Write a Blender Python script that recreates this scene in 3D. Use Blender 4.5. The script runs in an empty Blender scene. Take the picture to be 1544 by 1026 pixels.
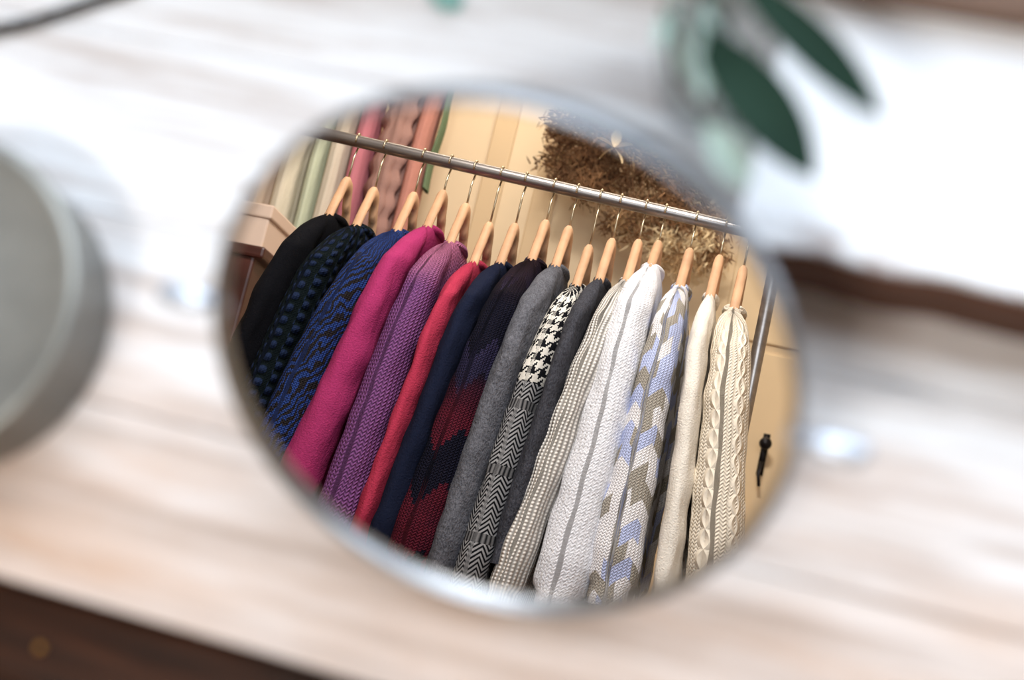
import bpy, math, random
from mathutils import Vector, Matrix, noise
random.seed(7)
scene=bpy.context.scene
scene.view_settings.view_transform='Standard'
scene.view_settings.look='None'
scene.view_settings.exposure=0.0
col=scene.collection

# ------------------------------------------------------------------ helpers
def lin(c):
    r=[]
    for x in c:
        x/=255.0
        r.append(x/12.92 if x<=.04045 else ((x+.055)/1.055)**2.4)
    return (r[0],r[1],r[2],1)
class MB:
    def __init__(s): s.v=[];s.f=[];s.uv=[];s.mi=[]
    def add(s,vs,fs,uvs=None,mi=0):
        o=len(s.v); s.v+= [tuple(v) for v in vs]
        s.uv+= (uvs if uvs else [(v[0],v[2]) for v in vs])
        for f in fs: s.f.append([i+o for i in f]); s.mi.append(mi)
    def obj(s,name,mats,smooth=True,parent=None):
        me=bpy.data.meshes.new(name); me.from_pydata(s.v,[],s.f)
        uvl=me.uv_layers.new(name="UVMap")
        for l in me.loops: uvl.data[l.index].uv=s.uv[l.vertex_index]
        for m in mats: me.materials.append(m)
        for i,p in enumerate(me.polygons):
            p.use_smooth=smooth; p.material_index=s.mi[i]
        me.update()
        import bmesh
        bm=bmesh.new(); bm.from_mesh(me); bmesh.ops.recalc_face_normals(bm,faces=bm.faces); bm.to_mesh(me); bm.free()
        o=bpy.data.objects.new(name,me); col.objects.link(o)
        if parent: o.parent=parent
        return o
def box(mb,x0,x1,y0,y1,z0,z1,mi=0):
    vs=[(x,y,z) for x in (x0,x1) for y in (y0,y1) for z in (z0,z1)]
    mb.add(vs,[(0,1,3,2),(4,6,7,5),(0,4,5,1),(2,3,7,6),(0,2,6,4),(1,5,7,3)],None,mi)
def tube(mb,path,rad,n=10,mi=0,cap=True,closed=False,uvs=1.0):
    path=[Vector(p) for p in path]; N=len(path)
    if not hasattr(rad,'__len__'): rad=[rad]*N
    vs=[];uv=[];fs=[]; up=None; L=0
    for i,p in enumerate(path):
        if closed: t=(path[(i+1)%N]-path[i-1])
        else: t=path[min(i+1,N-1)]-path[max(i-1,0)]
        t.normalize()
        if up is None:
            up=Vector((0,0,1)) if abs(t.z)<.9 else Vector((0,1,0))
        s=t.cross(up).normalized(); up=s.cross(t).normalized()
        if i: L+=(path[i]-path[i-1]).length
        for k in range(n):
            a=2*math.pi*k/n
            vs.append(p+(s*math.cos(a)+up*math.sin(a))*rad[i]); uv.append((k/n*rad[i]*6.28,L))
    M=N if closed else N-1
    for i in range(M):
        for k in range(n):
            a=i*n+k;b=i*n+(k+1)%n;j=((i+1)%N)*n
            fs.append((a,b,j+(k+1)%n,j+k))
    if cap and not closed:
        fs.append(tuple(range(n))); fs.append(tuple((N-1)*n+k for k in range(n)))
    mb.add(vs,fs,uv,mi)
def lathe(mb,prof,c,n=64,mi=0,axis=None):
    vs=[];fs=[];uv=[]
    for i,(r,h) in enumerate(prof):
        for k in range(n):
            a=2*math.pi*k/n; v=Vector((r*math.cos(a),r*math.sin(a),h))
            if axis: v=axis@v
            vs.append(v+Vector(c)); uv.append((a*r,h))
    for i in range(len(prof)-1):
        for k in range(n):
            fs.append((i*n+k,i*n+(k+1)%n,(i+1)*n+(k+1)%n,(i+1)*n+k))
    mb.add(vs,fs,uv,mi)

class NB:
    def __init__(s,name,rough=.8,metal=0,spec=.3):
        s.m=bpy.data.materials.new(name); s.m.use_nodes=True; s.t=s.m.node_tree; s.b=s.t.nodes['Principled BSDF']
        s.b.inputs['Roughness'].default_value=rough; s.b.inputs['Metallic'].default_value=metal
        s.b.inputs['Specular IOR Level'].default_value=spec
    def node(s,k): return s.t.nodes.new(k)
    def put(s,sock,val):
        if isinstance(val,bpy.types.NodeSocket): s.t.links.new(val,sock)
        else: sock.default_value=val
    def M(s,op,a,b=None,c=None):
        n=s.node('ShaderNodeMath'); n.operation=op; s.put(n.inputs[0],a)
        if b is not None: s.put(n.inputs[1],b)
        if c is not None: s.put(n.inputs[2],c)
        return n.outputs[0]
    def mix(s,f,a,b):
        n=s.node('ShaderNodeMix'); n.data_type='RGBA'; s.put(n.inputs[0],f); s.put(n.inputs[6],a); s.put(n.inputs[7],b); return n.outputs[2]
    def uv(s):
        n=s.node('ShaderNodeTexCoord'); x=s.node('ShaderNodeSeparateXYZ'); s.t.links.new(n.outputs['UV'],x.inputs[0]); return x.outputs[0],x.outputs[1]
    def noise(s,scale,detail=3,vec='Object',stretch=(1,1,1),rough=.5,off=(0,0,0)):
        t=s.node('ShaderNodeTexCoord'); mp=s.node('ShaderNodeMapping'); mp.inputs['Scale'].default_value=stretch; mp.inputs['Location'].default_value=off
        n=s.node('ShaderNodeTexNoise'); n.inputs['Scale'].default_value=scale; n.inputs['Detail'].default_value=detail; n.inputs['Roughness'].default_value=rough
        s.t.links.new(t.outputs[vec],mp.inputs[0]); s.t.links.new(mp.outputs[0],n.inputs[0]); return n.outputs[0]
    def ramp(s,f,lo,hi):
        n=s.node('ShaderNodeMapRange'); n.clamp=True; s.put(n.inputs[0],f); n.inputs[1].default_value=lo; n.inputs[2].default_value=hi; return n.outputs[0]
    def color(s,c): s.put(s.b.inputs['Base Color'],c)
    def bump(s,h,dist=.002,st=1.0):
        n=s.node('ShaderNodeBump'); n.inputs['Distance'].default_value=dist; n.inputs['Strength'].default_value=st
        s.put(n.inputs['Height'],h); s.t.links.new(n.outputs[0],s.b.inputs['Normal'])
def dim(c,k): return (c[0]*k,c[1]*k,c[2]*k,1)
TAU=6.28318
def wave(b,x,p): return b.M('MULTIPLY_ADD',b.M('SINE',b.M('MULTIPLY',x,TAU/p)),.5,.5)
def stitch(b,u,v,pu=.006,pv=.005):
    tri=b.M('PINGPONG',u,pu/2)
    d=b.M('ADD',v,b.M('MULTIPLY',tri,1.2))
    return b.M('MULTIPLY',b.M('MULTIPLY_ADD',wave(b,u,pu),.6,.4),b.M('MULTIPLY_ADD',wave(b,d,pv),.6,.4))
def simple(name,c,rough=.8,metal=0,spec=.3,var=.0,scale=20,stretch=(1,1,1),bumpd=0):
    b=NB(name,rough,metal,spec); c=lin(c)
    if var or bumpd:
        n=b.noise(scale,4,stretch=stretch)
        b.color(b.mix(b.ramp(n,.3,.7),dim(c,1-var),dim(c,1+var*.4)))
        if bumpd: b.bump(n,bumpd)
    else: b.color(c)
    return b.m

# ------------------------------------------------------------------ garment materials
SP=.08
def fab_plain(name,c,var=.12):
    b=NB(name,.95,0,SP); c=lin(c); u,v=b.uv(); n=b.noise(350,2); n2=b.noise(40,4,rough=.6)
    b.color(b.mix(b.M('MULTIPLY_ADD',n2,.4,b.M('MULTIPLY',n,.6)),dim(c,1-var*2.2),dim(c,1+var*1.2)))
    b.bump(b.M('ADD',b.noise(20,4,stretch=(1,1,.3)),b.M('MULTIPLY',n,.15)),.010,.9)
    return b.m
def fab_heather(name,c):
    b=NB(name,.95,0,SP); c=lin(c); n=b.noise(420,3,stretch=(1,1,.5)); n2=b.noise(60,4,rough=.7)
    b.color(b.mix(b.ramp(b.M('MULTIPLY_ADD',n2,.4,b.M('MULTIPLY',n,.7)),.35,.75),dim(c,.45),dim(c,1.5))); b.bump(b.M('ADD',n,b.M('MULTIPLY',n2,1.5)),.003,.8)
    return b.m
def fab_knit(name,c,pu=.007,pv=.006,depth=.003,dark=.45,c2=None):
    b=NB(name,.95,0,SP); c=lin(c); u,v=b.uv(); h=stitch(b,u,v,pu,pv); n=b.noise(200,2)
    base=c
    if c2: base=b.mix(b.ramp(v,.0,.10),lin(c2),c)
    hi=base; 
    dk=b.mix(1-0.0,c,dim(c,dark)) if not c2 else b.mix(b.ramp(v,.0,.10),dim(lin(c2),dark),dim(c,dark))
    b.color(b.mix(b.ramp(b.M('MULTIPLY_ADD',n,.3,h),.2,.8),dk,hi)); b.bump(h,depth)
    return b.m
def fab_rib(name,c,p=.010,dark=.4,depth=.004):
    b=NB(name,.95,0,SP); c=lin(c); u,v=b.uv()
    h=b.M('MULTIPLY',wave(b,u,p),b.M('MULTIPLY_ADD',wave(b,v,.006),.45,.55))
    b.color(b.mix(b.ramp(h,.08,.5),dim(c,dark),c)); b.bump(h,depth); return b.m
def fab_bobble(name,c,c2):
    b=NB(name,.95,0,SP); u,v=b.uv()
    a=wave(b,u,.026); d=wave(b,b.M('ADD',v,b.M('MULTIPLY',b.M('FLOOR',b.M('DIVIDE',u,.026)),.013)),.022)
    h=b.M('MULTIPLY',a,d); s=stitch(b,u,v,.006,.005)
    b.color(b.mix(b.ramp(h,.2,.45),lin(c2),b.mix(s,dim(lin(c),.5),lin(c)))); b.bump(b.M('ADD',h,b.M('MULTIPLY',s,.2)),.006); return b.m
def fab_zebra(name,c,c2):
    b=NB(name,.95,0,SP); u,v=b.uv(); n=b.noise(14,4,stretch=(1,1,.6),rough=.6)
    x=b.M('ADD',b.M('ADD',u,b.M('MULTIPLY',v,.45)),b.M('MULTIPLY',n,.11))
    w=wave(b,x,.013); s=stitch(b,u,v,.005,.0045)
    f=b.ramp(b.M('ADD',w,b.M('MULTIPLY',s,.25)),.46,.75)
    top=b.ramp(v,.0,.07); f=b.M('MAXIMUM',f,b.M('MULTIPLY',b.M('SUBTRACT',1,top),.6))
    b.color(b.mix(b.ramp(s,.05,.5),(.004,.004,.006,1),b.mix(f,lin(c2),lin(c)))); b.bump(s,.003); return b.m
def fab_aztec(name):
    b=NB(name,.95,0,SP); u,v=b.uv(); s=stitch(b,u,v,.006,.005)
    uq=b.M('SNAP',b.M('ADD',u,.02),.006)
    q=b.M('ADD',v,b.M('MULTIPLY',b.M('PINGPONG',uq,.040),1.7))
    band=b.M('FRACT',b.M('DIVIDE',q,.20)); n=b.noise(60,2)
    f=b.M('MULTIPLY',b.M('GREATER_THAN',band,.35),b.M('LESS_THAN',band,.90))
    f2=b.M('MULTIPLY',b.M('GREATER_THAN',band,.12),b.M('LESS_THAN',band,.42))
    f=b.M('MULTIPLY',f,b.M('MULTIPLY_ADD',n,.6,.35)); f=b.M('MULTIPLY',f,b.ramp(v,.22,.30)) 
    c=b.mix(f,lin((22,22,36)),lin((106,30,44))); c=b.mix(b.M('MULTIPLY',f2,b.ramp(v,.34,.20)),c,lin((46,42,68)))
    c=b.mix(b.ramp(v,.0,.10),lin((38,24,30)),c)
    b.color(b.mix(b.ramp(s,.05,.5),dim(lin((20,14,20)),.6),c)); b.bump(s,.003); return b.m
def fab_hound(name):
    b=NB(name,.95,0,SP); u,v=b.uv(); P=.0030
    fx=b.M('FLOOR',b.M('DIVIDE',b.M('ADD',u,10),P)); fy=b.M('FLOOR',b.M('DIVIDE',b.M('ADD',v,10),P))
    tw=b.M('LESS_THAN',b.M('MODULO',b.M('ADD',fx,fy),4),2)
    wx=b.M('LESS_THAN',b.M('MODULO',fx,8),4); wy=b.M('LESS_THAN',b.M('MODULO',fy,8),4)
    hs=b.M('ADD',b.M('MULTIPLY',tw,wx),b.M('MULTIPLY',b.M('SUBTRACT',1,tw),wy))
    d=b.M('ADD',v,b.M('PINGPONG',u,.014)); hb=b.ramp(wave(b,d,.0088),.42,.58)
    dk=lin((20,20,24))
    c1=b.mix(hs,dk,lin((216,210,200))); c2=b.mix(hb,dk,lin((154,152,152)))
    blk=b.M('LESS_THAN',b.M('FRACT',b.M('DIVIDE',v,.11)),.14)
    c2=b.mix(blk,c2,b.mix(wave(b,u,.009),dk,lin((120,118,118))))
    b.color(b.mix(b.M('GREATER_THAN',v,.19),c1,c2)); b.bump(b.noise(300,2),.001); return b.m
def fab_argyle(name):
    b=NB(name,.95,0,SP); u,v=b.uv(); s=stitch(b,u,v,.006,.005)
    q=b.M('ADD',v,b.M('MULTIPLY',b.M('PINGPONG',u,.022),1.0))
    ci=b.M('FLOOR',b.M('DIVIDE',q,.030)); cj=b.M('FLOOR',b.M('DIVIDE',b.M('ADD',u,b.M('MULTIPLY',ci,.017)),.030))
    w=b.node('ShaderNodeTexWhiteNoise'); w.noise_dimensions='2D'; cb=b.node('ShaderNodeCombineXYZ')
    b.put(cb.inputs[0],ci); b.put(cb.inputs[1],cj); b.t.links.new(cb.outputs[0],w.inputs['Vector']); r=w.outputs[0]
    c=b.mix(b.M('GREATER_THAN',r,.46),lin((236,232,232)),lin((166,158,146))); c=b.mix(b.M('GREATER_THAN',r,.76),c,lin((188,196,230)))
    b.color(b.mix(b.ramp(s,.05,.4),b.mix(.45,c,(.0,.0,.0,1)),c)); b.bump(s,.002); return b.m
def fab_cable(name,c):
    b=NB(name,.95,0,SP); c=lin(c); u,v=b.uv()
    cu=b.M('MODULO',b.M('ADD',u,10),.036)
    x=b.M('SUBTRACT',cu,.018); k=b.M('MULTIPLY',b.M('SINE',b.M('MULTIPLY',v,TAU/.062)),.006)
    a1=b.M('ABSOLUTE',b.M('SUBTRACT',x,k)); a2=b.M('ABSOLUTE',b.M('ADD',x,k))
    h=b.M('SMOOTH_MAX',b.M('SUBTRACT',1,b.M('DIVIDE',a1,.007)),b.M('SUBTRACT',1,b.M('DIVIDE',a2,.007)),.3)
    h=b.M('SMOOTH_MAX',h,b.M('MULTIPLY',stitch(b,u,v,.008,.006),.6),.2)
    b.color(b.mix(b.ramp(h,.0,.5),dim(c,.74),c)); b.bump(h,.004); return b.m
def fab_fluffy(name,c):
    b=NB(name,.95,0,SP); c=lin(c); u,v=b.uv(); s=stitch(b,u,v,.007,.006); n=b.noise(160,4,rough=.7)
    h=b.M('ADD',b.M('MULTIPLY',s,.5),b.M('MULTIPLY',n,1.3)); b.color(b.mix(b.ramp(h,.4,1.0),dim(c,.80),c)); b.bump(h,.003,.9)
    return b.m

# ------------------------------------------------------------------ camera
X=Vector((0.9515,-0.2164,0.2189)).normalized(); U=Vector((-0.1666,0.2360,0.9574)).normalized()
X=(X-X.dot(U)*U).normalized(); Y=U.cross(X)
R=Matrix((X,Y,U))
CAM=Vector((0.1018,-0.0869,1.2905))
cd=bpy.data.cameras.new("camera"); co=bpy.data.objects.new("camera",cd); col.objects.link(co)
co.matrix_world=Matrix.Translation(CAM)@R.to_4x4()
cd.lens=50; cd.sensor_width=36; cd.clip_start=.01
cd.dof.use_dof=True; cd.dof.focus_distance=2.28; cd.dof.aperture_fstop=4.2
scene.camera=co

# ------------------------------------------------------------------ vanity mirror
MC=Vector((-.0056,-.0100,.8300)); NW=Vector((0.0225,-0.7147,0.6991)).normalized()
ax=Vector((1,0,0)); ax=(ax-ax.dot(NW)*NW).normalized(); ay=NW.cross(ax)
MA=Matrix((ax,ay,NW)).transposed()
RM=.0995
mirror_m=NB('mirror_silver',0.0,1.0); mirror_m.color((.95,.95,.95,1)); mirror_m=mirror_m.m
chrome=NB('satin_metal',.32,1.0); chrome.color((.30,.33,.37,1)); chrome=chrome.m
knobm=NB('knob_metal',.35,.7); knobm.color((.58,.66,.78,1)); knobm=knobm.m
darkback=simple('dark_metal',(40,38,40),.4,.8)
par=bpy.data.objects.new('vanity_mirror',None); col.objects.link(par)
mb=MB(); vs=[MC+MA@Vector((0,0,0))]; n=128
for k in range(n):
    a=2*math.pi*k/n; vs.append(MC+MA@Vector((RM*math.cos(a),RM*math.sin(a),0)))
mb.add(vs,[(0,1+k,1+(k+1)%n) for k in range(n)])
mb.obj('mirror_glass',[mirror_m],False,par)
mb=MB()
lathe(mb,[(RM-.0005,-.001),(RM-.0002,.002),(RM+.0008,.0042),(RM+.0022,.0042),(RM+.003,.003),(RM+.003,-.004),(RM+.002,-.008),(RM-.004,-.009),(.05,-.011),(.0001,-.012)],MC,128,0,MA)
mb.obj('mirror_frame',[chrome],True,par)
mb=MB()
for sx in (-1,1):
    c=MC+Vector((sx*.104,.002,.004)); q=Matrix.Rotation(sx*math.pi/2,3,'Y')
    lathe(mb,[(.0001,-.006),(.0025,-.006),(.0025,.001),(.0030,.0015),(.0042,.004),(.0046,.010),(.0044,.017),(.0034,.020),(.0001,.021)],c,32,1,q)
path=[]
for k in range(25):
    a=math.pi*(1+k/24); path.append(MC+Vector((.107*math.cos(a),.004,.068*math.sin(a)+.004)))
tube(mb,path,.0024,10)
lathe(mb,[(.0001,.0),(.052,.0),(.054,.003),(.05,.006),(.02,.009),(.005,.012),(.0001,.014)],(MC.x,.01,.75),48)
mb.obj('mirror_stand',[chrome,knobm],True,par)

# ------------------------------------------------------------------ table
b=NB('whitewashed_wood',.6,0,.3)
n1=b.noise(3.2,5,stretch=(2.5,14,1),rough=.6); n2=b.noise(5,3,stretch=(1.2,4,1),off=(3.1,1.7,0)); n3=b.noise(22,4,stretch=(.35,6,1),rough=.65); n4=b.noise(9,4,stretch=(.5,9,1),off=(7,2,0),rough=.6)
tc=b.node('ShaderNodeTexCoord'); sx=b.node('ShaderNodeSeparateXYZ'); b.t.links.new(tc.outputs['Object'],sx.inputs[0])
wear=b.ramp(b.M('ADD',b.M('MULTIPLY',sx.outputs[1],-3.4),b.M('ADD',b.M('MULTIPLY',n1,.9),b.M('MULTIPLY',n2,.5))),.55,1.30)
c=b.mix(wear,lin((224,226,230)),lin((182,150,126)))
c=b.mix(b.M('MULTIPLY',b.ramp(n3,.48,.68),.55),c,lin((148,126,112)))
c=b.mix(b.M('MULTIPLY',b.ramp(n4,.50,.66),.55),c,lin((158,140,128)))
b.color(c); b.bump(n3,.001,.5); planks=b.m
darkwood=simple('dark_stained_wood',(54,28,14),.5,0,.2,.8,10,(1.5,14,1),.001)
mb=MB()
ys=[-.123,-.045,.035,.115,.208]
for i in range(4): box(mb,-.75,.85,ys[i]+(.0003 if i else 0),ys[i+1]-.0003,.722,.75)
t=mb.obj('plank_top',[planks],False)
bv=t.modifiers.new('b','BEVEL'); bv.width=.0006; bv.segments=2
tp=bpy.data.objects.new('wooden_table',None); col.objects.link(tp); t.parent=tp
mb=MB()
box(mb,-.75,.85,-.165,-.126,.69,.722); box(mb,-.75,.85,-.30,-.168,.655,.675)
box(mb,-.75,.85,-.12,.20,.69,.7215)
for lx in (-.72,.77):
    for ly in (-.29,.15): box(mb,lx,lx+.05,ly,ly+.05,0,.69 if ly>0 else .655)
o=mb.obj('table_frame',[darkwood],False,tp); bv=o.modifiers.new('b','BEVEL'); bv.width=.003; bv.segments=2
mb=MB(); lathe(mb,[(.0018,0),(.0018,.001),(.0012,.0016),(.0001,.002)],(-.189,-.148,.722),16); mb.obj('brass_screw',[simple('brass',(200,150,80),.3,1)],True,tp)

# ------------------------------------------------------------------ window sill
b=NB('peeling_paint',.6); n=b.noise(30,5,rough=.7,stretch=(.6,1,1)); tc=b.node('ShaderNodeTexCoord'); sx=b.node('ShaderNodeSeparateXYZ'); b.t.links.new(tc.outputs['Object'],sx.inputs[0])
edge=b.ramp(sx.outputs[1],.086,.064)
f=b.ramp(b.M('ADD',b.M('MULTIPLY',edge,.35),n),.76,.90)
b.color(b.mix(f,lin((236,241,248)),lin((128,98,82)))); b.bump(n,.002); peel=b.m
brown=simple('weathered_brown_wood',(92,62,48),.7,0,.2,.6,9,(1,3,6),.002)
sp=bpy.data.objects.new('window_sill',None); col.objects.link(sp)
def rough_slab(name,x0,x1,y0,y1,z0,z1,mat,amp,parent):
    nx,ny=120,14; mb=MB(); vs=[];fs=[]
    for side in (0,1):
        for i in range(nx+1):
            for j in range(ny+1):
                x=x0+(x1-x0)*i/nx; y=y0+(y1-y0)*j/ny
                e=amp*noise.noise(Vector((x*40,0,side*3)))*(1 if j==0 else 0)+amp*.5*noise.noise(Vector((x*15,5,0)))*(1-j/ny)
                z=(z1 if side else z0)+(amp*.2*noise.noise(Vector((x*50,y*50,0))) - (amp*.5 if j==0 else 0) if side else 0)
                vs.append((x,y+e,z))
    st=(nx+1)*(ny+1); idx=lambda s,i,j:s*st+i*(ny+1)+j
    for i in range(nx):
        for j in range(ny):
            fs.append((idx(0,i,j),idx(0,i,j+1),idx(0,i+1,j+1),idx(0,i+1,j))); fs.append((idx(1,i,j),idx(1,i+1,j),idx(1,i+1,j+1),idx(1,i,j+1)))
        fs.append((idx(0,i,0),idx(0,i+1,0),idx(1,i+1,0),idx(1,i,0))); fs.append((idx(0,i,ny),idx(1,i,ny),idx(1,i+1,ny),idx(0,i+1,ny)))
    for j in range(ny):
        for i in (0,nx): fs.append((idx(0,i,j),idx(0,i,j+1),idx(1,i,j+1),idx(1,i,j)))
    mb.add(vs,fs); return mb.obj(name,[mat],False,parent)
rough_slab('painted_top',.058,.85,.066,.209,.790,.797,peel,.003,sp)
rough_slab('brown_core',.060,.848,.063,.209,.7505,.790,brown,.003,sp)

# window + walls
plaster=simple('white_plaster',(225,222,215),.9,0,.2,.05,8)
warm=simple('cream_wall_paint',(218,195,162),.85,0,.2,.06,3)
floorm=simple('floor_boards',(120,82,55),.5,0,.3,.4,4,(8,1,1),.001)
def wallbox(name,parts,mat):
    mb=MB()
    for p in parts: box(mb,*p)
    return mb.obj(name,[mat],False)
XL,XR,YB,YF,ZC=-2.2,1.6,-3.0,.21,2.6
wallbox('wall_front',[(XL,XR,YF,YF+.12,0,.80),(XL,XR,YF,YF+.12,2.05,ZC),(XL,-.7,YF,YF+.12,.80,2.05),(1.1,XR,YF,YF+.12,.80,2.05)],plaster)
wallbox('wall_back',[(XL,XR,YB-.1,YB,0,ZC)],warm)
wallbox('wall_left',[(XL-.1,XL,YB,YF,0,ZC)],warm)
wallbox('wall_right',[(XR,XR+.1,YB,YF,0,ZC)],warm)
wallbox('floor',[(XL,XR,YB,YF,-.1,0)],floorm)
wallbox('ceiling',[(XL,XR,YB,YF,ZC,ZC+.1)],plaster)
frame=simple('grey_brown_frame',(128,106,94),.7,0,.2,.3,12,(1,4,4),.001)
wallbox('window_1',[(-.7,1.1,.215,.27,.80,.86),(-.7,1.1,.215,.27,1.99,2.05),(-.7,-.64,.215,.27,.86,1.99),(1.04,1.1,.215,.27,.86,1.99),(.17,.23,.22,.265,.86,1.99)],frame)
wallbox('trim_1',[(.058,.85,.162,.209,.798,.815)],frame)
# door in back wall and panel moulding
doorm=simple('cream_door_paint',(212,185,146),.6,0,.3,.06,4)
dp=bpy.data.objects.new('door_1',None); col.objects.link(dp)
mb=MB(); box(mb,-.10,.80,-2.998,-2.965,0.01,2.05)
for (a,bb,c,d) in ((-.06,.33,.2,1.465),(.40,.72,.2,1.465),(-.06,.33,1.485,1.98),(.40,.72,1.485,1.98)):
    box(mb,a,bb,-2.966,-2.957,c,d)
o=mb.obj('door_leaf',[doorm],False,dp); bv=o.modifiers.new('b','BEVEL'); bv.width=.006; bv.segments=2
mb=MB(); box(mb,.088,.104,-2.957,-2.952,1.17,1.27)
tube(mb,[(.096,-2.952,1.24),(.096,-2.915,1.24)],.006,10); lathe(mb,[(.0001,0),(.012,.002),(.015,.010),(.012,.018),(.0001,.02)],(.096,-2.915,1.24),20,0,Matrix.Rotation(-math.pi/2,3,'X'))
tube(mb,[(.096,-2.93,1.20),(.094,-2.925,1.165),(.10,-2.925,1.14)],.004,8)
mb.obj('door_key',[darkback],True,dp)
mb=MB()
for x in (-.74,-.60): box(mb,x,x+.06,-2.999,-2.990,.1,2.4)
o=mb.obj('trim_2',[simple('tan_moulding',(204,177,140),.6)],False); bv=o.modifiers.new('b','BEVEL'); bv.width=.004; bv.segments=2

# ------------------------------------------------------------------ metal tin
zinc=NB('galvanized_metal',.45,.6); nn=zinc.noise(12,5,stretch=(1,1,1),rough=.6); zinc.color(zinc.mix(zinc.ramp(nn,.3,.7),lin((102,103,101)),lin((152,153,149)))); zinc=zinc.m
mb=MB(); lathe(mb,[(.0001,0),(.064,0),(.066,.002),(.0665,.034),(.0685,.036),(.0690,.039),(.0675,.041),(.064,.0405),(.060,.0385),(.03,.0405),(.0001,.041)],(-.2535,-.024,.75),96)
mb.obj('galvanized_metal_tin',[zinc])
# cable
mb=MB(); tube(mb,[(-.42,.05,.753),(-.36,.072,.753),(-.31,.094,.753),(-.27,.112,.753),(-.235,.132,.753),(-.20,.155,.753),(-.18,.20,.753)],.0026,8)
mb.obj('power_cable',[simple('black_rubber',(20,20,24),.6)])

# ------------------------------------------------------------------ eucalyptus in bottle
pp=bpy.data.objects.new('eucalyptus_in_glass_bottle',None); col.objects.link(pp)
gl=NB('clear_glass',.02); gl.b.inputs['Transmission Weight'].default_value=1; gl.color((.9,.97,.95,1)); gl.b.inputs['Alpha'].default_value=.35; gl=gl.m
mb=MB(); lathe(mb,[(.0001,0),(.019,0),(.021,.003),(.021,.045),(.017,.058),(.0095,.068),(.009,.085),(.011,.088),(.0095,.088),(.0075,.085),(.0078,.068),(.015,.056),(.019,.044),(.019,.004),(.0001,.003)],(.030,.138,.75),48)
mb.obj('glass_bottle',[gl],True,pp)
def leafmat(name,c,c2,rough=.7):
    b=NB(name,rough,0,.1); n=b.noise(30,3); b.color(b.mix(n,lin(c),lin(c2))); return b.m
lm=[leafmat('leaf_dark',(18,38,32),(36,60,48),.7),leafmat('leaf_pale',(146,176,168),(194,214,208)),simple('stem',(60,62,44),.6)]
def leaf(mb,a,t,width,mi,droop=.2,n=14,roll=0):
    a=Vector(a);t=Vector(t);d=t-a;L=d.length;dn=d.normalized();s=dn.cross(Vector((0,0,1)));
    if s.length<.1: s=Vector((1,0,0))
    s.normalize(); up=s.cross(dn); s=(s*math.cos(roll)+up*math.sin(roll)); up=s.cross(dn)
    vs=[];fs=[]
    for i in range(n+1):
        q=i/n; w=width/2*(math.sin(math.pi*min(1,q**1.25))**.75 if 0<q<1 else 0)+.0004
        c=a+d*q+up*(-droop*L*(q*q-q)*1.0)
        for k in (-1,-.5,0,.5,1): vs.append(c+s*w*k+up*(abs(k)*w*.25))
    for i in range(n):
        for k in range(4): fs.append((i*5+k,i*5+k+1,(i+1)*5+k+1,(i+1)*5+k))
    mb.add(vs,fs,None,mi)
mb=MB()
B=Vector((.030,.138,.80))
tube(mb,[B,(.032,.136,.84),(.036,.125,.868),(.046,.112,.885)],.0014,8,2)
tube(mb,[B,(.029,.138,.85),(.030,.128,.88),(.040,.126,.90)],.0012,8,2)
tube(mb,[B,(.026,.132,.84),(.024,.118,.86),(.034,.092,.868),(.05,.078,.87)],.0012,8,2)
leaf(mb,(.038,.128,.88),(.0995,.0885,.872),.0140,0)
leaf(mb,(.033,.112,.868),(.084,.0665,.868),.0195,0,.25)
leaf(mb,(.046,.080,.868),(.064,.062,.86),.011,1)
leaf(mb,(.036,.122,.865),(.044,.084,.872),.008,1,.2,roll=.5)
leaf(mb,(.026,.128,.85),(.027,.100,.868),.005,1,.2,roll=-.5)
leaf(mb,(.030,.130,.88),(.050,.098,.885),.007,0,.2,roll=.9)
leaf(mb,(.034,.128,.89),(.020,.150,.90),.010,1)
leaf(mb,(.034,.128,.89),(.055,.155,.90),.014,0)
leaf(mb,(.026,.120,.86),(.036,.100,.85),.006,1,.1,roll=-.8)
mb.obj('leaves',lm,True,pp)
mb=MB(); leaf(mb,(-.098,.160,.7515),(-.080,.154,.7520),.010,0); mb.obj('eucalyptus_leaf',[leafmat('leaf_teal',(110,160,155),(150,190,185))],True)

# ------------------------------------------------------------------ clothing rack
YR=-1.96
def zr(x): return 1.505-.05*(x+.815)
steel=NB('brushed_steel',.33,.9); nn=steel.noise(30,3,stretch=(.3,3,3)); steel.color(steel.mix(nn,lin((118,112,110)),lin((176,170,166)))); steel=steel.m
rk=bpy.data.objects.new('clothing_rack',None); col.objects.link(rk)
mb=MB(); xl,xr=-1.45,.050
path=[(xl,YR,.06)]+[(xl,YR,zr(xl)-.03),(xl+.01,YR,zr(xl)-.008),(xl+.03,YR,zr(xl+.03))]+[(x,YR,zr(x)) for x in (-1,-.7,-.4,-.1)]+[(xr-.03,YR,zr(xr-.03)),(xr-.01,YR,zr(xr)-.006),(xr,YR,zr(xr)-.028),(xr,YR,1.0),(xr,YR,.06)]
tube(mb,path,.0115,16)
for x in (xl,xr): tube(mb,[(x,YR-.28,.05),(x,YR+.28,.05)],.013,14)
tube(mb,[(xl,YR,.18),(xr,YR,.18)],.010,12)
for x in (xl,xr):
    for y in (YR-.26,YR+.26): lathe(mb,[(.0001,0),(.02,.0),(.02,.04),(.0001,.045)],(x,y,0),16)
mb.obj('rack_frame',[steel],True,rk)

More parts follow.
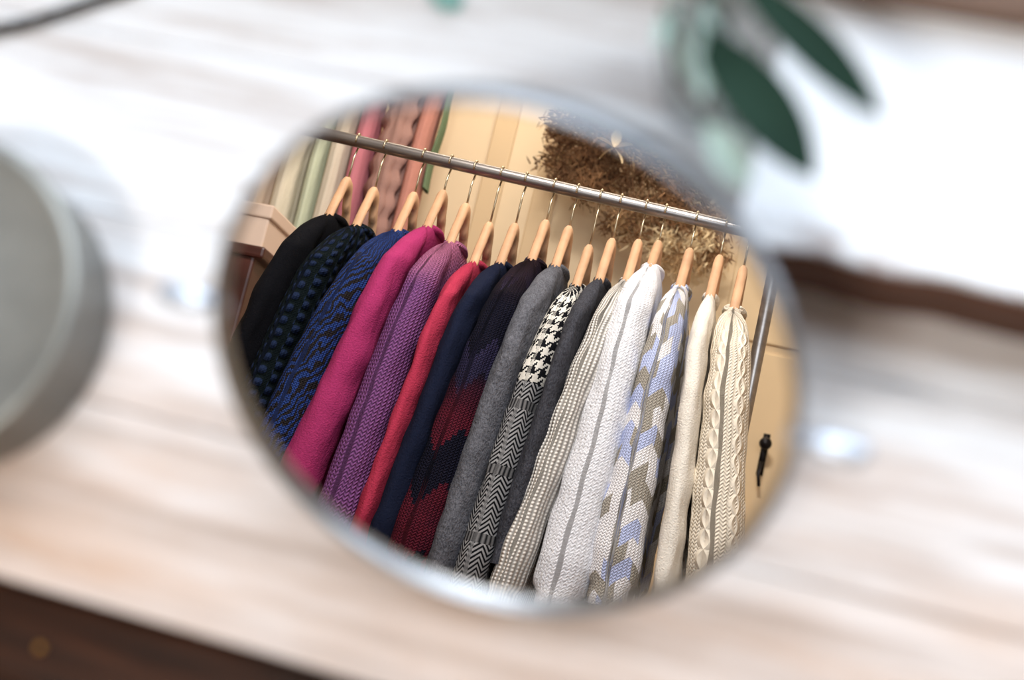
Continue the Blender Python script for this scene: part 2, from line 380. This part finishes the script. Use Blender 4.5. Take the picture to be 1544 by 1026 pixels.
wood=simple('hanger_wood',(208,162,124),.5,0,.3,.2,30,(1,.3,1))
wire=simple('hanger_wire',(190,176,150),.3,1)
def interp(tab,x):
    for (a,b),(c,d) in zip(tab,tab[1:]):
        if x<=c: return b+(d-b)*(x-a)/(c-a)
    return tab[-1][1]
def hanger(x0,drop):
    z0=zr(x0); ct=min(.095,drop-.052)
    prof=[(0,ct),(.015,ct-.004),(.03,ct*.62),(.045,ct*.32),(.06,.0),(.09,-.026),(.11,-.044),(.130,-.066)]
    mb=MB(); vs=[];fs=[];n=10; ys=[-.120+.24*i/44 for i in range(45)]
    for y in ys:
        zt=z0-drop+interp(prof,abs(y)); h=.016 if abs(y)<.03 else .010; w=.0085 if abs(y)<.055 else .006
        for k in range(n):
            a=TAU*k/n; vs.append((x0+w*math.cos(a),YR+y,zt-h+h*math.sin(a)))
    for i in range(44):
        for k in range(n): fs.append((i*n+k,i*n+(k+1)%n,(i+1)*n+(k+1)%n,(i+1)*n+k))
    fs.append(tuple(range(n))); fs.append(tuple(44*n+k for k in range(n)))
    mb.add(vs,fs,None,0)
    path=[(x0,YR,z0-drop+ct-.01),(x0,YR,z0-.032),(x0,YR-.004,z0-.022)]
    for k in range(13):
        a=math.pi*(1.22-1.35*k/12); path.append((x0,YR+.0138*math.cos(a),z0+.0138*math.sin(a)))
    tube(mb,path,.0019,8,1)
    mb.obj('wooden_hanger',[wood,wire])
def sweater(name,mat,x0,drop,lean,t0,t1,L,SL,seed,amp=.0065):
    z0=zr(x0)-drop; mb=MB(); nu,nv=64,72
    def top(y):
        y=abs(y)
        return .014-.68*(y-.045)-(.7*(y-.12) if y>.12 else 0) if y>.045 else .014
    endg = x0>-.03
    def wr(y,z,dx):
        d=max(0,-z); k=min(1,d/.12)
        ln=lean*(.05+.95*max(0,min(1,(y-.02)/.09))) if endg else lean
        if endg and y<.08: dx*=.72
        cr=noise.noise(Vector((y*14+seed,z*17+y*20,seed*2.3)))
        return x0+ln*d+dx*1.0+amp*k*(noise.noise(Vector((y*7+seed*3.1,z*2.2,seed)))+.5*noise.noise(Vector((y*34+seed,z*5,seed+9)))+.25*cr)
    vs=[];uv=[];fs=[]
    rows=[(0,.10,0),(0,.42,.004),(0,.62,.012),(0,.78,.026),(0,.90,.044),(0,1.0,.070)]
    base=.070
    for j in range(1,nv+1): rows.append((j/nv,1.0,base*(1-j/nv)))
    for (v,tk,dz) in rows:
        t=(t0+(t1-t0)*v)*tk*.92; w=(.138+.024*min(1,v*3)+.012*v)*(1-.05*(1-tk))
        for i in range(nu):
            a=TAU*i/nu; ca,sa=math.cos(a),math.sin(a)
            yy=w*math.copysign(abs(ca)**.8,ca); dx=t*math.copysign(abs(sa)**.8,sa)
            z=top(yy)*(1-v)-v*L-dz
            if v>.96: dx*=.92
            vs.append((wr(yy,z,dx),YR+yy,z0+z)); uv.append((a/TAU*.8,v*L+ (dz if v==0 else base)))
    m=len(rows)
    for j in range(m-1):
        for i in range(nu): fs.append((j*nu+i,j*nu+(i+1)%nu,(j+1)*nu+(i+1)%nu,(j+1)*nu+i))
    mb.add(vs,fs,uv)
    # sleeves
    for sg in (1,-1):
        ns,nn=64,32; vs=[];uv=[];fs=[]
        yc=[(0,.088),(.04,.104),(.12,.130),(.3,.156),(.6,.168),(1,.168)]
        rx=[(0,.1),(.012,.46),(.03,.68),(.06,.84),(.12,.95),(.2,1.0),(.85,1.05),(.92,1.0),(.94,.78),(1,.78)]
        ry=[(0,.012),(.012,.026),(.04,.038),(.12,.048),(.3,.052),(.85,.048),(.93,.038),(1,.038)]
        ztop=top(.078)+.003
        for j in range(ns+1):
            s=(j/ns)**1.25; z=ztop-(.004+SL*s); tt=(t0+(t1-t0)*s)*1.04
            for i in range(nn):
                a=TAU*i/nn; oy=math.cos(a)*interp(ry,s)
                zz=z-(oy*.62*max(0,1-s/.18) )
                dx=math.sin(a)*tt*interp(rx,s)
                y=sg*(interp(yc,s)+oy)
                vs.append((wr(y,zz,dx)+.0035*noise.noise(Vector((s*12,seed*2,a*1.5)))*min(1,s*8),YR+y,z0+zz)); uv.append((a/TAU*.22+.0,s*SL))
        for j in range(ns):
            for i in range(nn): fs.append((j*nn+i,j*nn+(i+1)%nn,(j+1)*nn+(i+1)%nn,(j+1)*nn+i))
        fs.append(tuple(range(nn)))
        mb.add(vs,fs,uv)
    # collar
    path=[]
    for k in range(28):
        a=TAU*k/28; path.append((x0+t0*.45*math.sin(a),YR+.047*math.cos(a),z0+.008-.004*abs(math.cos(a))))
    tube(mb,path,.0085,12,0,False,True)
    return mb.obj(name,[mat])
G=[
('black_sweater',fab_plain('black_wool',(14,14,18)),-.736,.164,-.15,.022,.028,.62,.56),
('navy_bobble_sweater',fab_bobble('navy_bobble',(32,44,72),(10,18,20)),-.682,.171,-.16,.023,.030,.62,.56),
('blue_zebra_knit_sweater',fab_zebra('blue_zebra',(44,68,132),(42,38,38)),-.607,.163,-.18,.027,.037,.64,.57),
('magenta_blouse',fab_plain('magenta_cloth',(162,50,98),.08),-.555,.143,-.155,.021,.036,.66,.56),
('purple_knit_sweater',fab_knit('purple_knit',(128,78,130),.008,.007,.0035,.4,(180,108,138)),-.508,.161,-.09,.026,.035,.62,.56),
('crimson_cardigan',fab_plain('crimson_cloth',(172,52,76),.08),-.458,.185,-.095,.016,.016,.62,.54),
('navy_cardigan',fab_plain('navy_cloth',(24,29,48)),-.412,.176,-.115,.019,.022,.62,.55),
('burgundy_aztec_sweater',fab_aztec('burgundy_aztec'),-.359,.157,-.12,.026,.041,.62,.57),
('grey_wool_sweater',fab_heather('grey_wool',(96,96,102)),-.316,.158,-.09,.022,.025,.62,.57),
('houndstooth_jacket',fab_hound('houndstooth'),-.273,.183,-.09,.022,.027,.62,.57),
('charcoal_sweater',fab_heather('charcoal_wool',(64,64,70)),-.236,.162,-.085,.016,.016,.56,.50),
('ribbed_ivory_cardigan',fab_rib('ivory_rib',(230,223,214),.010,.45,.003),-.190,.153,-.12,.022,.027,.64,.58),
('white_fluffy_sweater',fab_fluffy('white_mohair',(238,237,241)),-.155,.119,-.035,.029,.043,.66,.60),
('argyle_sweater',fab_argyle('argyle_knit'),-.099,.141,.0,.024,.041,.58,.54),
('cream_blouse',fab_plain('cream_cloth',(230,221,208),.05),-.046,.144,.06,.016,.019,.66,.58),
('cream_cable_knit_sweater',fab_cable('cream_cable',(236,223,203)),-.002,.156,.125,.030,.044,.60,.55),
]
for i,g in enumerate(G):
    hanger(g[2],g[3]); sweater(*g,seed=i+1)

# ------------------------------------------------------------------ wall rail with pastel dresses
mb=MB(); tube(mb,[(-1.75,-2.78,2.08),(-.76,-2.78,2.08)],.010,12)
for x in (-1.7,-.8): tube(mb,[(x,-2.78,2.08),(x,-2.999,2.08)],.008,10)
mb.obj('wall_clothes_rail',[steel])
def dress(name,c,x,w,z1,ruf,hy0,seed,z0=2.02):
    mb=MB(); vs=[];uv=[];fs=[];nu,nv=48,50
    for j in range(nv+1):
        v=j/nv; t=w/2*(.5+.5*min(1,v*4)); hy=hy0*(1+.4*v)
        for i in range(nu):
            a=TAU*i/nu; r=1+ruf*math.sin(a*11+seed)*v**.5+ruf*.8*math.sin(v*60+a)*(1 if ruf>.15 else 0)
            xx=x+t*math.sin(a)*r+.01*noise.noise(Vector((v*3,seed,0))); yy=-2.78+hy*math.cos(a)*(1+ruf*.3*math.sin(a*9))
            vs.append((xx,yy,z0-v*(z0-z1))); uv.append((a*.1,v))
    for j in range(nv):
        for i in range(nu): fs.append((j*nu+i,j*nu+(i+1)%nu,(j+1)*nu+(i+1)%nu,(j+1)*nu+i))
    mb.add(vs,fs,uv)
    tube(mb,[(x,-2.78,z0-.02),(x,-2.78,2.07)]+[(x,-2.78+.013*math.cos(a),2.08+.013*math.sin(a)) for a in (3.6,2.6,1.6,.6)],.002,6,1)
    tube(mb,[(x,-2.78-hy0*.8,z0-.02),(x,-2.78,z0+.01),(x,-2.78+hy0*.8,z0-.02)],.006,8,2)
    mb.obj(name,[fab_plain(name+'_cloth',c,.08),wire,wood])
D=[('dusty_rose_dress',(182,156,148),-1.27,.08,1.42,.12,.06),('peach_dress',(208,186,166),-1.205,.06,1.40,.08,.06),('ivory_dress',(214,204,184),-1.150,.06,1.3,.08,.06),
('mint_dress',(194,200,176),-1.092,.04,1.2,.08,.05),('beige_dress',(208,196,178),-1.045,.05,1.2,.08,.05),('pink_dress',(190,118,128),-.990,.05,1.15,.06,.05),('mauve_ruffled_dress',(160,124,114),-.915,.085,1.45,.2,.05),
('salmon_dress',(190,132,118),-.852,.045,1.5,.06,.04),('green_dress',(112,130,100),-.818,.010,1.66,.06,.02)]
for i,d in enumerate(D): dress(*d,seed=i*1.7)

# ------------------------------------------------------------------ cabinet with box at the left
mb=MB(); box(mb,-1.32,-.99,-2.55,-2.26,.08,1.33); box(mb,-1.34,-.97,-2.56,-2.25,1.31,1.335)
for x in (-1.31,-1.03):
    for y in (-2.54,-2.31): box(mb,x,x+.03,y,y+.03,0,.08)
cab=mb.obj('dark_wood_cabinet',[simple('reddish_dark_wood',(74,38,32),.4,0,.4,.3,6,(1,1,6))],False); bv=cab.modifiers.new('b','BEVEL'); bv.width=.006; bv.segments=2
mb=MB(); box(mb,-1.17,-1.005,-2.50,-2.32,1.335,1.42); box(mb,-1.175,-1.0,-2.505,-2.315,1.41,1.44)
cb=mb.obj('cream_storage_box',[simple('blush_card',(216,192,174),.8)],False); bv=cb.modifiers.new('b','BEVEL'); bv.width=.004; bv.segments=2

# ------------------------------------------------------------------ dried flower bouquet on the back wall
mb=MB(); rnd=random.Random(3); top=Vector((-.46,-2.88,2.24))
for s in range(150):
    a=rnd.uniform(0,TAU); rr=math.sqrt(rnd.random())
    e=Vector((-.33+.235*rr*math.cos(a),-2.90+.14*rnd.random(),1.82+.16*rr*math.sin(a)-.30*max(-.3,rr*math.cos(a))*.55))
    tube(mb,[top,(top+e)/2+Vector((0,0,-.02)),e],.0012,5,2)
    cl=rnd.random(); mi=0 if cl<.5 else (1 if cl<.65 else 2)
    if rr>.7 and math.cos(a)>-.1: mi=rnd.choice((1,1,0,3))
    for k in range(90):
        d=Vector((rnd.gauss(0,1),rnd.gauss(0,.6),rnd.gauss(-.2,1))).normalized(); L=rnd.uniform(.010,.030)
        p0=e+Vector((rnd.gauss(0,.018),rnd.gauss(0,.012),rnd.gauss(0,.018))); sd=d.orthogonal().normalized()*rnd.uniform(.0010,.0026)
        p1=p0+d*L; p1.y=max(p1.y,-2.975)
        mb.add([p0-sd,p0+sd,(p0+p1)/2+sd,p1,(p0+p1)/2-sd],[(0,1,2,3,4)],None,mi)
c=Vector((-.375,-2.68,1.815))
for k in range(5):
    a=TAU*k/5+.3; leaf(mb,c,c+Vector((.046*math.cos(a),.008,.046*math.sin(a))),.024,3)
tube(mb,[c,c+Vector((-.02,-.12,.15))],.002,6,2)
tube(mb,[top+Vector((0,0,-.03)),top+Vector((0,0,.03))],.02,12,2); tube(mb,[top,(top.x,-2.995,2.26)],.003,6,2)
mb.obj('dried_flower_bouquet',[simple('dried_brown',(140,104,72),.9),simple('dried_tan',(188,154,112),.9),simple('dried_dark',(104,74,50),.9),simple('dried_cream',(224,202,162),.9)],False)

# ------------------------------------------------------------------ lights
def area(name,loc,target,sx,sy,e,c):
    l=bpy.data.lights.new(name,'AREA'); l.shape='RECTANGLE'; l.size=sx; l.size_y=sy; l.energy=e; l.color=c
    o=bpy.data.objects.new(name,l); col.objects.link(o); o.location=loc
    o.rotation_euler=(Vector(target)-Vector(loc)).to_track_quat('-Z','Y').to_euler()
area('window_daylight',(.2,.75,1.75),(0,-.6,.9),1.7,1.2,32,(.86,.93,1))
area('ceiling_light',(-.3,-.9,2.55),(-.4,-1.9,1.0),.5,.3,48,(1,.96,.91))
area('ceiling_light',(-.4,-2.5,2.56),(-.4,-2.8,1.0),1.2,.2,14,(1,.89,.73))
w=bpy.data.worlds.new('w'); scene.world=w; w.use_nodes=True
bg=w.node_tree.nodes['Background']; bg.inputs[0].default_value=(.75,.87,1,1); bg.inputs[1].default_value=1.1
